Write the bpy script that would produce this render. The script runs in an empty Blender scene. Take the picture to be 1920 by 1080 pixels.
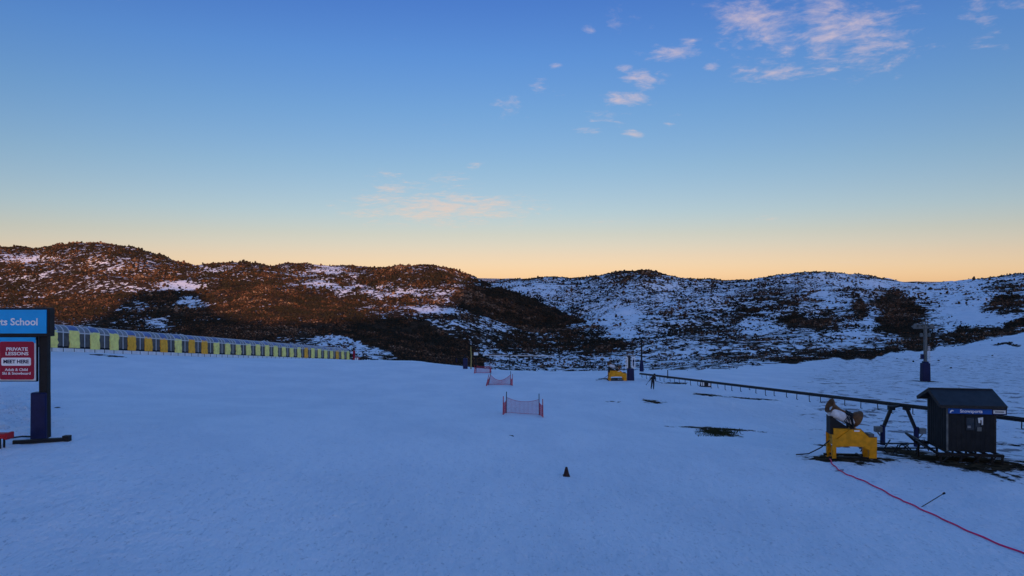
import bpy, math, random
import numpy as np
from mathutils import Vector, Matrix
sc = bpy.context.scene
COL = sc.collection
R = math.radians
# ------------------------------------------------------------------ camera
F = 1371.0; CU = 960.0; HV = 532.0            # focal length, centre and horizon of the photo in its pixels
cam = bpy.data.objects.new('camera', bpy.data.cameras.new('camera')); COL.objects.link(cam)
cam.rotation_euler = (math.pi/2, 0, 0)
cam.data.sensor_width = 36; cam.data.lens = F/1920*36; cam.data.shift_y = (HV-540)/1920
cam.data.clip_start = .2; cam.data.clip_end = 20000
sc.camera = cam
# ------------------------------------------------------------------ light
SUN_AZ = 159.5; SUN_EL = 5.5                  # compass angle from +Y (clockwise), elevation
S_H = np.array([math.sin(R(SUN_AZ)), math.cos(R(SUN_AZ))])       # horizontal direction towards the sun
sun = bpy.data.objects.new('sun', bpy.data.lights.new('sun', 'SUN')); COL.objects.link(sun)
sun.data.energy = 5.0; sun.data.angle = R(.5); sun.data.color = (1, .50, .24)
sd = Vector((S_H[0]*math.cos(R(SUN_EL)), S_H[1]*math.cos(R(SUN_EL)), math.sin(R(SUN_EL))))
sun.rotation_euler = sd.to_track_quat('Z', 'Y').to_euler()
vs = sc.view_settings
vs.view_transform = 'Standard'; vs.look = 'None'; vs.exposure = .13; vs.gamma = 1; vs.use_curve_mapping = False

class NT:
    """small helper for node trees"""
    def __init__(s, t): s.t = t
    def n(s, typ, **kw):
        o = s.t.nodes.new(typ)
        for k, v in kw.items(): setattr(o, k, v)
        return o
    def put(s, sock, v):
        if hasattr(v, 'is_output'): s.t.links.new(v, sock)
        elif v is not None: sock.default_value = v
    def m(s, op, a, b=None, c=None, clamp=False):
        o = s.n('ShaderNodeMath', operation=op, use_clamp=clamp)
        for k, v in enumerate((a, b, c)): s.put(o.inputs[k], v)
        return o.outputs[0]
    def vm(s, op, a, b=None, out=0):
        o = s.n('ShaderNodeVectorMath', operation=op); s.put(o.inputs[0], a); s.put(o.inputs[1], b)
        return o.outputs[out]
    def noise(s, vec, scale, detail=4, rough=.5, dist=0.):
        o = s.n('ShaderNodeTexNoise'); s.put(o.inputs['Vector'], vec)
        o.inputs['Scale'].default_value = scale; o.inputs['Detail'].default_value = detail
        o.inputs['Roughness'].default_value = rough; o.inputs['Distortion'].default_value = dist
        return o.outputs[0]
    def step(s, v, a, b):
        o = s.n('ShaderNodeMapRange', interpolation_type='SMOOTHSTEP')
        s.put(o.inputs[0], v); s.put(o.inputs[1], a); s.put(o.inputs[2], b)
        return o.outputs[0]
    def mix(s, f, a, b):
        o = s.n('ShaderNodeMix', data_type='RGBA'); s.put(o.inputs[0], f)
        for k, v in ((6, a), (7, b)):
            s.put(o.inputs[k], v if hasattr(v, 'is_output') else (*v, 1))
        return o.outputs[2]
    def comb(s, x, y, z):
        o = s.n('ShaderNodeCombineXYZ')
        for k, v in enumerate((x, y, z)): s.put(o.inputs[k], v)
        return o.outputs[0]
    def attr(s, name):
        return s.n('ShaderNodeAttribute', attribute_name=name).outputs['Fac']

world = bpy.data.worlds.new('World'); sc.world = world; world.use_nodes = True
w = NT(world.node_tree)
bg = world.node_tree.nodes['Background']; bg.inputs[1].default_value = .1
sky = w.n('ShaderNodeTexSky', sky_type='NISHITA', sun_disc=False)
sky.sun_elevation = R(SUN_EL); sky.sun_rotation = R(SUN_AZ); sky.altitude = 1700
gen = w.n('ShaderNodeTexCoord').outputs['Generated']
sep = w.n('ShaderNodeSeparateXYZ'); w.put(sep.inputs[0], gen)
ramp = w.n('ShaderNodeValToRGB'); cr = ramp.color_ramp; cr.interpolation = 'LINEAR'
STOPS = [(0.0, (1.46, 1.20, 1.66)), (.0379, (1.36, 1.07, 1.36)), (.067, (1.24, 1.06, 1.26)), (.0958, (1.12, 1.10, 1.36)),
         (.1563, (.97, 1.12, 1.45)), (.2286, (.80, 1.11, 1.64)), (.2974, (.65, 1.05, 1.85)), (.3618, (.52, .90, 1.88)),
         (.46, (1.08, 1.6, 2.8)), (.65, (1.62, 2.55, 4.3)), (1.0, (1.25, 2.15, 3.9))]
cr.elements[0].position = STOPS[0][0]; cr.elements[1].position = 1.0
for p, c in STOPS[1:-1]: cr.elements.new(p)
for e, (p, c) in zip(cr.elements, STOPS): e.color = (c[0]/5, c[1]/5, c[2]/5, 1)
w.put(ramp.inputs[0], sep.outputs[2])
tint = w.vm('SCALE', ramp.outputs[0]); tint.node.inputs['Scale'].default_value = 5
skyc = w.vm('MULTIPLY', sky.outputs[0], tint)
across = w.vm('SCALE', skyc); w.put(across.node.inputs['Scale'], w.m('MULTIPLY_ADD', sep.outputs[0], .30, 1.0)); skyc = across
# the sunset glow low in the sky on the sun's side
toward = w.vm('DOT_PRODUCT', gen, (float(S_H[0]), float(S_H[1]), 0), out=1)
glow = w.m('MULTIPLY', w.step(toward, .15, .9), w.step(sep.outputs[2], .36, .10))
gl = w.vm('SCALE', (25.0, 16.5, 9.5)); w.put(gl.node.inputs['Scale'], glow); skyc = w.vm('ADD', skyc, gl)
# thin evening clouds, laid out by direction (tangent of azimuth, tangent of elevation)
yc = w.m('MAXIMUM', sep.outputs[1], .05)
ax = w.m('DIVIDE', sep.outputs[0], yc); az = w.m('DIVIDE', sep.outputs[2], yc)
CLOUDS = [(1425, 45, 80, 65, 1.05), (1545, 40, 40, 80, 1.12), (1630, 60, 80, 60, 1.06), (1262, 100, 48, 16, 1.05), (1207, 148, 38, 17, 1.05), (1172, 187, 38, 13, 1.1),
          (1450, 137, 75, 17, .85), (1845, 30, 30, 55, .72), (1895, 8, 60, 16, .7), (1155, 30, 42, 38, .5), (830, 390, 140, 26, 1.15), (745, 352, 50, 11, .95), (840, 335, 40, 10, .8),
          (950, 200, 24, 16, .7), (1012, 162, 18, 22, .6), (1130, 215, 60, 20, .62), (1600, 110, 60, 12, .85), (1445, 410, 26, 5, .75), (1145, 416, 40, 5, .6), (1640, 494, 110, 5, .62),
          (1170, 128, 16, 8, 1.0), (1332, 125, 14, 7, 1.05), (1290, 78, 16, 7, .95), (1098, 244, 22, 6, .95), (1188, 250, 16, 6, .95), (886, 312, 15, 6, 1.0), (1474, 96, 22, 14, 1.0), (1560, 131, 16, 5, 1.0), (1655, 99, 22, 6, 1.0), (720, 328, 22, 7, .95), (1040, 122, 12, 6, .95), (1105, 55, 14, 8, .9), (1255, 235, 10, 5, .9)]
msum = None
for (u, v, su, sv, a) in CLOUDS:
    dx = w.m('MULTIPLY', w.m('SUBTRACT', ax, (u-CU)/F), F/su/1.35); dz = w.m('MULTIPLY', w.m('SUBTRACT', az, (HV-v)/F), F/sv/1.3)
    g = w.m('MULTIPLY', w.m('EXPONENT', w.m('MULTIPLY', w.m('ADD', w.m('MULTIPLY', dx, dx), w.m('MULTIPLY', dz, dz)), -.8)), a)
    msum = g if msum is None else w.m('MAXIMUM', msum, g)
# position on a flat cloud sheet, so that the flecks flatten towards the horizon
zc = w.m('ADD', w.m('MAXIMUM', sep.outputs[2], .0), .09)
cx = w.m('DIVIDE', sep.outputs[0], zc); cy = w.m('DIVIDE', sep.outputs[1], zc)
n1 = w.noise(w.comb(cx, cy, 0), 4.2, 10, .68, .8)
n2 = w.noise(w.comb(cx, cy, 4.2), 17, 8, .62, .3)
nn = w.m('ADD', w.m('MULTIPLY', n1, .62), w.m('MULTIPLY', n2, .38))
dens = w.step(w.m('ADD', nn, w.m('MULTIPLY', w.m('SUBTRACT', msum, 1), .25)), .365, .655)
dens = w.m('MULTIPLY', dens, .74)
ccol = w.mix(w.step(sep.outputs[2], .05, .3), (7.4, 5.7, 4.7), (6.2, 5.0, 5.5))
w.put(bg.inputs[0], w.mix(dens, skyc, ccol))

# ------------------------------------------------------------------ terrain
rng = np.random.default_rng(7)
def vnoise(x, y, seed):
    xi = np.floor(x).astype(np.int64); yi = np.floor(y).astype(np.int64); fx = x-xi; fy = y-yi
    def h(a, b):
        n = (a*374761393 + b*668265263 + seed*974711) & 0x7fffffff
        n = ((n ^ (n >> 13))*1274126177) & 0x7fffffff
        return ((n ^ (n >> 16)) & 0xffff)/65535.0
    sx = fx*fx*(3-2*fx); sy = fy*fy*(3-2*fy)
    return (h(xi, yi)*(1-sx)+h(xi+1, yi)*sx)*(1-sy) + (h(xi, yi+1)*(1-sx)+h(xi+1, yi+1)*sx)*sy - .5
def fbm(x, y, scale, octv=4, seed=1, gain=.5):
    t = 0; a = 1; s = 1/scale
    for k in range(octv):
        t = t + a*vnoise(x*s+17.3*k, y*s-9.1*k, seed+k*31); a *= gain; s *= 2.03
    return t

# ground heights known near the camera: (u, v, depth)
CTRL = [(1062, 893, 32), (1592, 861, 36), (1800, 864, 36), (980, 779, 55), (936, 724, 86), (905, 700, 113), (1224, 730, 81),
        (1160, 714, 94), (1203, 698, 112), (873, 691, 125), (1735, 714, 107), (93, 659, 87), (371, 669, 130), (658, 678, 185), (72, 823, 25),
        (960, 960, 25.7), (960, 1080, 19), (0, 960, 19), (-250, 830, 26), (1000, 697, 118), (1920, 960, 27), (1920, 785, 62), (1440, 700, 130),
        (1920, 1080, 20), (0, 1080, 15.5), (1920, 713, 110), (760, 676, 150), (300, 760, 46), (500, 730, 72), (-600, 660, 87), (2400, 780, 62), (1690, 838, 46)]
cp = np.array([((u-CU)/F*Y, Y, (HV-v)/F*Y) for u, v, Y in CTRL])
def tps_fit(p):
    n = len(p); d = np.hypot(p[:, None, 0]-p[None, :, 0], p[:, None, 1]-p[None, :, 1])
    K = np.where(d > 0, d*d*np.log(d+1e-9), 0) + np.eye(n)*2.0
    P = np.c_[np.ones(n), p[:, :2]]
    A = np.block([[K, P], [P.T, np.zeros((3, 3))]])
    return np.linalg.solve(A, np.r_[p[:, 2], 0, 0, 0])
TW = tps_fit(cp)
def tps(x, y):
    d = np.hypot(np.asarray(x)[..., None]-cp[:, 0], np.asarray(y)[..., None]-cp[:, 1])
    return (np.where(d > 0, d*d*np.log(d+1e-9), 0)*TW[:-3]).sum(-1) + TW[-3] + TW[-2]*x + TW[-1]*y

def curve(pts):
    a = np.array(pts, float); a = a[np.argsort(a[:, 0])]
    return lambda u: np.stack([np.interp(u, a[:, 0], a[:, k]) for k in range(1, a.shape[1])], -1)
YC = curve([(-800, 150), (0, 150), (300, 172), (560, 190), (660, 190), (720, 170), (800, 142), (872, 128), (1000, 118), (1200, 119), (1300, 132), (1500, 150), (2600, 150)])
VAL = curve([(-800, 240, 700), (0, 245, 690), (300, 250, 690), (500, 260, 700), (700, 240, 705), (870, 210, 712), (1000, 190, 725), (1150, 190, 722), (1250, 200, 702),
             (1350, 212, 683), (1500, 222, 673), (1735, 225, 664), (1920, 225, 656), (2600, 225, 640)])
MID1 = curve([(-800, 350, 632), (0, 350, 632), (300, 340, 645), (500, 340, 645), (700, 320, 660), (870, 290, 690), (1000, 290, 695), (1150, 290, 690), (1250, 300, 680),
              (1350, 310, 668), (1500, 320, 656), (1735, 330, 636), (1920, 330, 612), (2600, 330, 590)])
MID2 = curve([(-800, 540, 580), (0, 540, 575), (200, 500, 585), (300, 480, 600), (500, 440, 610), (700, 430, 625), (800, 420, 640), (870, 410, 650), (1000, 480, 650), (1150, 480, 645),
              (1350, 480, 628), (1500, 480, 610), (1735, 480, 592), (1920, 480, 568), (2600, 480, 545)])
C1 = curve([(-800, 900, 480), (-300, 900, 474), (0, 900, 468), (60, 900, 472), (100, 900, 466), (150, 900, 463), (205, 900, 462), (240, 900, 470), (280, 900, 480), (330, 900, 494), (365, 900, 500),
            (400, 900, 497), (440, 900, 494), (465, 890, 495), (490, 870, 500), (520, 840, 506), (560, 800, 516), (640, 720, 533), (720, 650, 547), (790, 600, 560), (850, 560, 577),
            (900, 560, 600), (1000, 600, 622), (1100, 620, 618), (1200, 650, 602), (1350, 650, 588), (1500, 650, 568), (1735, 650, 560), (1920, 650, 536), (2600, 650, 520)])
D1 = curve([(-800, 9), (490, 9), (560, 12), (790, 14), (850, 9), (900, -3), (1000, -3), (1100, -6), (1200, -8), (2600, -8)])
C2 = curve([(-800, 1150, 500), (0, 1150, 490), (205, 1150, 485), (365, 1150, 512), (440, 1150, 512), (490, 1150, 511), (508, 1140, 503), (540, 1130, 496), (580, 1110, 496), (620, 1090, 498),
            (660, 1080, 499), (700, 1070, 501), (740, 1060, 502), (800, 1040, 503), (840, 1020, 508), (870, 1000, 515), (890, 970, 521), (930, 900, 537), (980, 830, 556), (1040, 760, 589),
            (1060, 760, 597), (1100, 770, 596), (1200, 800, 570), (1350, 850, 556), (1500, 850, 540), (1735, 850, 548), (1920, 850, 524), (2600, 850, 505)])
D2 = curve([(-800, 10), (870, 10), (980, 12), (1040, 4), (1100, -6), (1200, -12), (1350, -8), (2600, -8)])
C3 = curve([(-800, 1500, 520), (860, 1500, 530), (890, 1380, 530), (930, 1350, 529), (1000, 1330, 522), (1040, 1320, 519), (1090, 1310, 521), (1130, 1300, 517), (1160, 1290, 511), (1200, 1280, 509),
            (1240, 1270, 516), (1280, 1260, 523), (1330, 1220, 526), (1400, 1150, 524), (1440, 1120, 520), (1490, 1080, 513), (1530, 1060, 510), (1570, 1050, 513), (1620, 1050, 517), (1660, 1050, 522),
            (1700, 1050, 530), (1740, 1050, 534), (1830, 1050, 532), (1870, 1040, 526), (1920, 1040, 521), (2000, 1040, 515), (2600, 1040, 500)])
FAR = curve([(-800, 523), (880, 522), (1000, 523), (1150, 522), (1600, 529), (1700, 528), (1840, 529), (2600, 529)])

US = np.concatenate([np.arange(-1300, -60, 20), np.arange(-60, 1980, 3.0), np.arange(1980, 3240, 20)])
NY = 760
LY = np.linspace(math.log(4.0), math.log(9000.0), NY); YS = np.exp(LY)
uc = np.clip(US, -800, 2600)
def sm(a, k=4):                                   # smooth a curve along u
    ker = np.hanning(2*k+3)[1:-1]; ker /= ker.sum(); p = np.pad(a, (k, k), mode='edge'); return np.convolve(p, ker, 'valid')
def zof(v, Y): return (HV-v)/F*Y
Yc = sm(YC(uc)[:, 0], 12)
kY, kZ = [], []
for f in (.026, .06, .1, .14, .18, .23, .29, .36, .44, .53, .63, .74, .86, 1.0):
    Yk = Yc*f; x = np.clip((uc-CU)/F*Yk, -115, 115); kY.append(Yk); kZ.append(tps(x, Yk))
ridge_rough = sm(fbm(uc, uc*0, 26, 4, 91, .55), 1)
def add(Y, v, rough=0): kY.append(Y); kZ.append(zof(v - ridge_rough*rough, Y))
a = VAL(uc); add(sm(a[:, 0], 10), sm(a[:, 1], 10))
a = MID1(uc); add(sm(a[:, 0], 10), sm(a[:, 1], 10))
a = MID2(uc); add(sm(a[:, 0], 10), sm(a[:, 1], 10))
a = C1(uc); y1, v1 = sm(a[:, 0], 5), sm(a[:, 1], 3); add(y1, v1, 3)
add(y1*1.07, v1+sm(D1(uc)[:, 0], 5))
a = C2(uc); y2, v2 = sm(a[:, 0], 5), sm(a[:, 1], 3); y2 = np.maximum(y2, y1*1.14); add(y2, v2, 3)
add(y2*1.07, v2+sm(D2(uc)[:, 0], 5))
a = C3(uc); y3, v3 = sm(a[:, 0], 5), sm(a[:, 1], 3); y3 = np.maximum(y3, y2*1.13); add(y3, v3, 3)
add(y3*1.12, v3+8); add(y3*1.3, v3+18)
vf = sm(FAR(uc)[:, 0], 5); add(y3*0+3200, vf+4); add(y3*0+4300, vf, 1); add(y3*0+6000, vf+3); add(y3*0+9500, vf+2)
kX = np.log(np.array(kY).T); kZ = np.array(kZ).T
def pchip(X, Z, q):
    h = np.diff(X, axis=1); d = np.diff(Z, axis=1)/h
    m = np.zeros_like(Z); w1 = 2*h[:, 1:]+h[:, :-1]; w2 = h[:, 1:]+2*h[:, :-1]
    ok = d[:, 1:]*d[:, :-1] > 0
    with np.errstate(all='ignore'):
        m[:, 1:-1] = np.where(ok, (w1+w2)/(w1/d[:, :-1]+w2/d[:, 1:]), 0)
    m[:, 0] = d[:, 0]; m[:, -1] = d[:, -1]
    out = np.zeros((X.shape[0], len(q)))
    for i in range(X.shape[0]):
        k = np.clip(np.searchsorted(X[i], q)-1, 0, X.shape[1]-2)
        hh = h[i, k]; t = (q-X[i, k])/hh
        out[i] = (2*t**3-3*t*t+1)*Z[i, k]+(t**3-2*t*t+t)*hh*m[i, k]+(-2*t**3+3*t*t)*Z[i, k+1]+(t**3-t*t)*hh*m[i, k+1]
    return out
T = pchip(kX, kZ, LY)
GX = (US[:, None]-CU)/F*YS[None, :]; GY = np.broadcast_to(YS, T.shape)
hillw = np.clip((YS[None, :]-Yc[:, None]*1.25)/(Yc[:, None]*.9), 0, 1)*np.clip((4000-GY)/2000, 0, 1)
crestw = np.ones_like(T)                            # leave the drawn skylines where they are
for yk in (y1, y2, y3): crestw *= 1-.8*np.exp(-(np.log(GY/yk[:, None])/.05)**2)
T = T + hillw*crestw*(fbm(GX, GY, 110, 3, 5)*.016*np.minimum(GY, 700) + fbm(GX, GY, 30, 3, 15)*.0045*np.minimum(GY, 900))
nearw = np.clip((GY-16)/12, 0, 1)*(1-hillw)
T = T + nearw*(fbm(GX, GY, 9, 3, 51)*.16 + fbm(GX*.6, GY, 1.7, 2, 61)*.035)
V0 = HV - T/GY*F; UU0 = np.broadcast_to(US[:, None], T.shape)
lump = np.exp(-((UU0-20)/90)**2-((V0-775)/45)**2)*(GY < 60)
T = T + lump*(fbm(GX, GY, 1.5, 3, 71, .6)*.75) + (GY < 60)*np.clip((GY-14)/8, 0, 1)*fbm(GX, GY, .7, 2, 72)*.022
V = HV - T/GY*F
def gz(x, y):
    u = CU+F*x/y; i = int(np.clip(np.searchsorted(US, u)-1, 0, len(US)-2)); a = (u-US[i])/(US[i+1]-US[i])
    q = (math.log(y)-LY[0])/(LY[1]-LY[0]); j = int(np.clip(q, 0, NY-2)); b = q-j
    return float((T[i, j]*(1-a)+T[i+1, j]*a)*(1-b)+(T[i, j+1]*(1-a)+T[i+1, j+1]*a)*b)
def P(u, v, ymin=5):
    """first point of the ground on the line of sight through photo pixel (u, v)"""
    Y = ymin; prev = None
    while Y < 8000:
        f = HV - gz((u-CU)/F*Y, Y)/Y*F
        if f <= v:
            if prev:
                Y0, f0 = prev; Y = Y0+(Y-Y0)*(f0-v)/max(f0-f, 1e-6)
            x = (u-CU)/F*Y; return Vector((x, Y, gz(x, Y)))
        prev = (Y, f); Y *= 1.004
    return Vector(((u-CU)/F*3000, 3000, 0))
def at(u, v, Y): return Vector(((u-CU)/F*Y, Y, (HV-v)/F*Y))

# ---- where scrub grows, painted on the hills by what the photo shows
def inpoly(U, W, poly, soft=None):
    c = np.zeros(U.shape, bool); n = len(poly)
    for k in range(n):
        (x0, y0), (x1, y1) = poly[k], poly[(k+1) % n]
        if y0 == y1: continue
        c ^= ((y0 > W) != (y1 > W)) & (U < (x1-x0)*(W-y0)/(y1-y0)+x0)
    return c
UU = np.broadcast_to(US[:, None], T.shape); jit = fbm(UU*1., V*2.2, 40, 4, 77)
Uj = UU+jit*34; Vj = V+fbm(UU, V*2.2, 40, 4, 177)*16
veg = np.where(UU < 900, .69, .51)
veg = np.where((UU > 900) & (GY > 760) & (GY < 1010) & (V < 600), veg+.3*np.clip((1040-UU)/100, 0, 1), veg)
def blob(u, v, su, sv, val, k=1.0):
    global veg
    g = np.clip(1.6*np.exp(-((Uj-u)/su)**2-((Vj-v)/sv)**2)-.1, 0, 1)*k; veg = veg*(1-g)+val*g
for b in [(120, 500, 140, 20, .68), (40, 482, 60, 10, .44), (330, 540, 62, 9, .30), (235, 500, 60, 12, .60), (160, 545, 60, 10, .62), (390, 500, 30, 4, .42),
          (620, 536, 90, 7, .34), (730, 552, 70, 7, .38), (815, 578, 60, 6, .36), (600, 510, 62, 8, .44), (540, 575, 130, 28, .90), (470, 545, 60, 22, .84), (760, 520, 90, 12, .82), (850, 548, 40, 10, .55),
          (320, 575, 110, 26, .92), (325, 545, 40, 5, .3), (250, 575, 46, 9, .55), (370, 568, 50, 8, .4), (150, 580, 90, 20, .80),
          (630, 640, 50, 13, .42), (670, 660, 50, 10, .45), (290, 605, 26, 7, .5),
          (1580, 628, 46, 9, .28), (1640, 600, 22, 16, .30), (1430, 615, 40, 12, .36), (1560, 560, 30, 18, .34), (1515, 606, 52, 15, .90), (1690, 588, 36, 36, .97), (1722, 625, 30, 14, .9), (1130, 645, 55, 14, .90), (1440, 555, 36, 14, .66), (1392, 590, 30, 12, .74), (1603, 575, 18, 18, .80), (1480, 570, 14, 6, .85), (1600, 545, 40, 9, .55), (1450, 640, 26, 6, .85), (1340, 640, 24, 6, .8),
          (1250, 560, 90, 24, .50), (1190, 515, 40, 7, .72), (1330, 620, 60, 18, .62), (1000, 640, 110, 26, .72), (860, 612, 50, 14, .60), (1170, 590, 46, 20, .30), (1180, 625, 26, 12, .25), (980, 540, 60, 12, .36),
          (1440, 640, 90, 9, .62), (1560, 662, 90, 8, .72), (1400, 672, 60, 10, .68), (1800, 545, 90, 22, .30), (1620, 528, 90, 12, .36), (1830, 590, 70, 26, .26), (1890, 570, 40, 14, .78), (1880, 545, 40, 10, .6),
          (1830, 640, 40, 5, .66), (1880, 622, 50, 7, .86), (1900, 650, 30, 5, .6), (1530, 632, 60, 10, .45)]: blob(*b)
forest = [(318, 618), (400, 600), (520, 606), (640, 598), (760, 596), (800, 606), (846, 630), (880, 650), (912, 672), (905, 692), (860, 690), (760, 672), (700, 650), (640, 628), (560, 622), (480, 640), (380, 640)]
veg = np.where(inpoly(Uj*.4+UU*.6, Vj*.5+V*.5, forest) & (GY > 200), .99, veg)
flank = [(836, 556), (880, 535), (930, 540), (985, 556), (1040, 582), (1105, 604), (1062, 610), (1036, 624), (985, 620), (930, 600), (880, 584)]
veg = np.where(inpoly(Uj*.3+UU*.7, Vj*.3+V*.7, flank) & (GY > 500), .96, veg)
snowline = np.interp(UU, [1150, 1300, 1440, 1513, 1587, 1713, 1793, 1850, 1920, 2600], [697, 693, 686, 681, 670, 655, 650, 634, 622, 610])
sl = np.clip((Vj*.6+V*.4-snowline)/4, 0, 1)*(UU > 1150)
veg = veg*(1-sl) + .10*sl
for b in [(1490, 680, 40, 4, .85), (1560, 671, 40, 6, .9), (1640, 660, 42, 7, .86), (1715, 648, 40, 6, .85), (1800, 634, 24, 4, .8), (1835, 625, 26, 6, .88), (1875, 614, 30, 7, .9), (1915, 604, 26, 8, .86), (1888, 646, 28, 3, .75), (1770, 640, 16, 3, .75)]: blob(*b)
veg = np.where((UU > 905) & (UU < 1760), veg+(.80-veg)*np.exp(-(np.log(GY/y3[:, None])/.022)**2), veg)
fgw = np.clip((GY-Yc[:, None]*1.03)/(Yc[:, None]*.18), 0, 1)
fgw = np.where(UU > 1250, np.clip((GY-Yc[:, None]*.85)/(Yc[:, None]*.35), 0, 1), fgw)
veg = np.where(GY > 1900, .60, veg)*fgw
# dark flecks on the right slope: bare soil and painted shade of snow lumps
streak = np.clip((UU-1430)/150, 0, 1)*np.clip((V-630)/40, 0, 1)*np.clip((905-V)/40, 0, 1) + .30*np.clip((UU-1080)/150, 0, 1)*np.clip((V-690)/20, 0, 1)*np.clip((830-V)/50, 0, 1)
streak = np.clip(streak, 0, 1)
rough = np.exp(-((UU-30)/75)**2-((V-772)/42)**2) + .55*np.exp(-((UU-1780)/240)**2-((V-845)/60)**2) + .25*np.clip((V-800)/160, 0, 1)

def grid_mesh(name, X, Y, Z, attrs, extra=None):
    nu, ny = Z.shape
    co = np.stack([X, Y, Z], -1).reshape(-1, 3)
    idx = np.arange(nu*ny).reshape(nu, ny)
    q = np.stack([idx[:-1, :-1], idx[1:, :-1], idx[1:, 1:], idx[:-1, 1:]], -1).reshape(-1, 4)
    return raw_mesh(name, co, q, attrs)
def raw_mesh(name, co, faces, attrs=None, smooth=True):
    me = bpy.data.meshes.new(name); k = faces.shape[1]
    me.vertices.add(len(co)); me.vertices.foreach_set('co', np.ascontiguousarray(co, np.float32).ravel())
    me.loops.add(faces.size); me.loops.foreach_set('vertex_index', np.ascontiguousarray(faces, np.int32).ravel())
    me.polygons.add(len(faces)); me.polygons.foreach_set('loop_start', np.arange(0, faces.size, k, dtype=np.int32))
    me.polygons.foreach_set('use_smooth', np.full(len(faces), smooth, bool))
    me.update(calc_edges=True)
    for n, a in (attrs or {}).items():
        at_ = me.attributes.new(n, 'FLOAT', 'POINT'); at_.data.foreach_set('value', np.ascontiguousarray(a, np.float32).ravel())
    return me
def link(name, me, mat=None, parent=None):
    o = bpy.data.objects.new(name, me); COL.objects.link(o)
    if mat: me.materials.append(mat)
    if parent: o.parent = parent
    return o

# bare ground showing through the snow: (u, v, half width px, half height px, slant)
BARE = [(1345, 811, 34, 8, 0), (1340, 804, 80, 2.2, 0), (1225, 753, 24, 4.5, 0, .8), (1150, 753, 30, 3, 0, .35), (1325, 740, 30, 1.8, .16), (1592, 860, 56, 6, 0, 1.3), (1690, 847, 64, 7, 0, 1.0), (1785, 858, 88, 8, 0, 1.25),
        (1892, 834, 40, 6, 0, .6), (1405, 747, 45, 1.5, .06), (962, 818, 18, 1.6, .35, .6), (110, 764, 22, 2, .12, .6), (1560, 836, 34, 2, 0), (1150, 710, 30, 1.4, 0), (1735, 715, 22, 1.4, 0), (1265, 718, 26, 1.5, .05),
        (820, 672, 40, 2, 0), (730, 668, 40, 2, 0), (215, 668, 16, 2, 0), (183, 665, 14, 1.6, 0)]
def mat_new(name):
    m = bpy.data.materials.new(name); m.use_nodes = True; t = NT(m.node_tree)
    return m, t, m.node_tree.nodes['Principled BSDF']
SNOW = (.80, .83, .87)
gm, g, gp = mat_new('snow_and_scrub_ground')
pos = g.n('ShaderNodeNewGeometry').outputs['Position']
veg_a = g.attr('veg'); st_a = g.attr('streak'); ro_a = g.attr('rough')
na = g.noise(g.vm('MULTIPLY', pos, (1, .6, 1)), .30, 6, .66); nb = g.noise(pos, .05, 3, .5)
f_veg = g.step(g.m('ADD', g.m('ADD', na, g.m('MULTIPLY', g.m('SUBTRACT', nb, .5), .35)), g.m('MULTIPLY', g.m('SUBTRACT', veg_a, .5), .50)), .50, .545)
f_veg = g.m('MULTIPLY', f_veg, g.step(veg_a, .0, .05))
stv = g.vm('MULTIPLY', pos, (.75, .75, 1.0))
f_st = g.step(g.m('ADD', g.noise(stv, .9, 6, .66, .4), g.m('MULTIPLY', g.m('SUBTRACT', st_a, 1), .26)), .555, .60)
f_st = g.m('MULTIPLY', f_st, .8)
f_bare = None
nbare = g.noise(g.vm('MULTIPLY', pos, (1, .7, 1)), 1.6, 6, .65)
for (u, v, hu, hv, slant, *fa_) in BARE:
    c = P(u, v); p0 = P(u, v+hv); p1 = P(u, v-hv); hx = hu/F*c.y; hy = max(abs(p1.y-p0.y)/2, .12)
    if hy > .35*c.y: hy = .1*c.y
    mp = g.n('ShaderNodeMapping', vector_type='TEXTURE')
    ang = math.atan2(-slant*hu*(hy/hv), hx) if slant else 0
    g.put(mp.inputs[0], pos); mp.inputs[1].default_value = (c.x, c.y, 0); mp.inputs[2].default_value = (0, 0, ang); mp.inputs[3].default_value = (hx*1.2, hy*1.2, 1e5)
    e = g.m('SUBTRACT', fa_[0] if fa_ else 1, g.vm('LENGTH', mp.outputs[0], out=1))
    f_bare = e if f_bare is None else g.m('MAXIMUM', f_bare, e)
f_bare = g.step(g.m('ADD', g.m('MAXIMUM', f_bare, -1), g.m('MULTIPLY', g.m('SUBTRACT', nbare, .5), 2.6)), .12, .36)
speck = g.step(g.noise(g.vm('MULTIPLY', pos, (1, .5, 1)), 8.5, 4, .65), .58, .66)
speck = g.m('MULTIPLY', speck, g.m('MULTIPLY_ADD', ro_a, .6, .16))
mott = g.noise(g.vm('MULTIPLY', pos, (1, .5, 1)), .22, 5, .6)
snow = g.mix(g.step(mott, .35, .65), (.74, .775, .82), (.83, .85, .88))
earth = g.mix(g.step(g.noise(pos, 2.5, 4, .6), .35, .65), (.020, .016, .011), (.085, .058, .034))
scrubc = g.mix(g.step(g.noise(pos, .3, 4, .6), .35, .65), (.026, .022, .016), (.075, .045, .028))
col = g.mix(f_st, snow, (.10, .10, .11)); col = g.mix(speck, col, (.16, .17, .20)); col = g.mix(f_bare, col, earth); col = g.mix(f_veg, col, scrubc)
g.put(gp.inputs['Base Color'], col); gp.inputs['Roughness'].default_value = .62; g.put(gp.inputs['Specular IOR Level'], g.m('MULTIPLY_ADD', g.m('MAXIMUM', g.m('MAXIMUM', f_bare, f_veg), f_st), -.2, .2))
h1 = g.noise(g.vm('MULTIPLY', pos, (1, .5, 1)), 1.4, 6, .62)
h2 = g.noise(pos, 9, 3, .6)
hh = g.m('ADD', g.m('MULTIPLY', h1, g.m('ADD', .32, g.m('MULTIPLY', g.m('MAXIMUM', ro_a, st_a), .55))), g.m('MULTIPLY', h2, .03))
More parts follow.
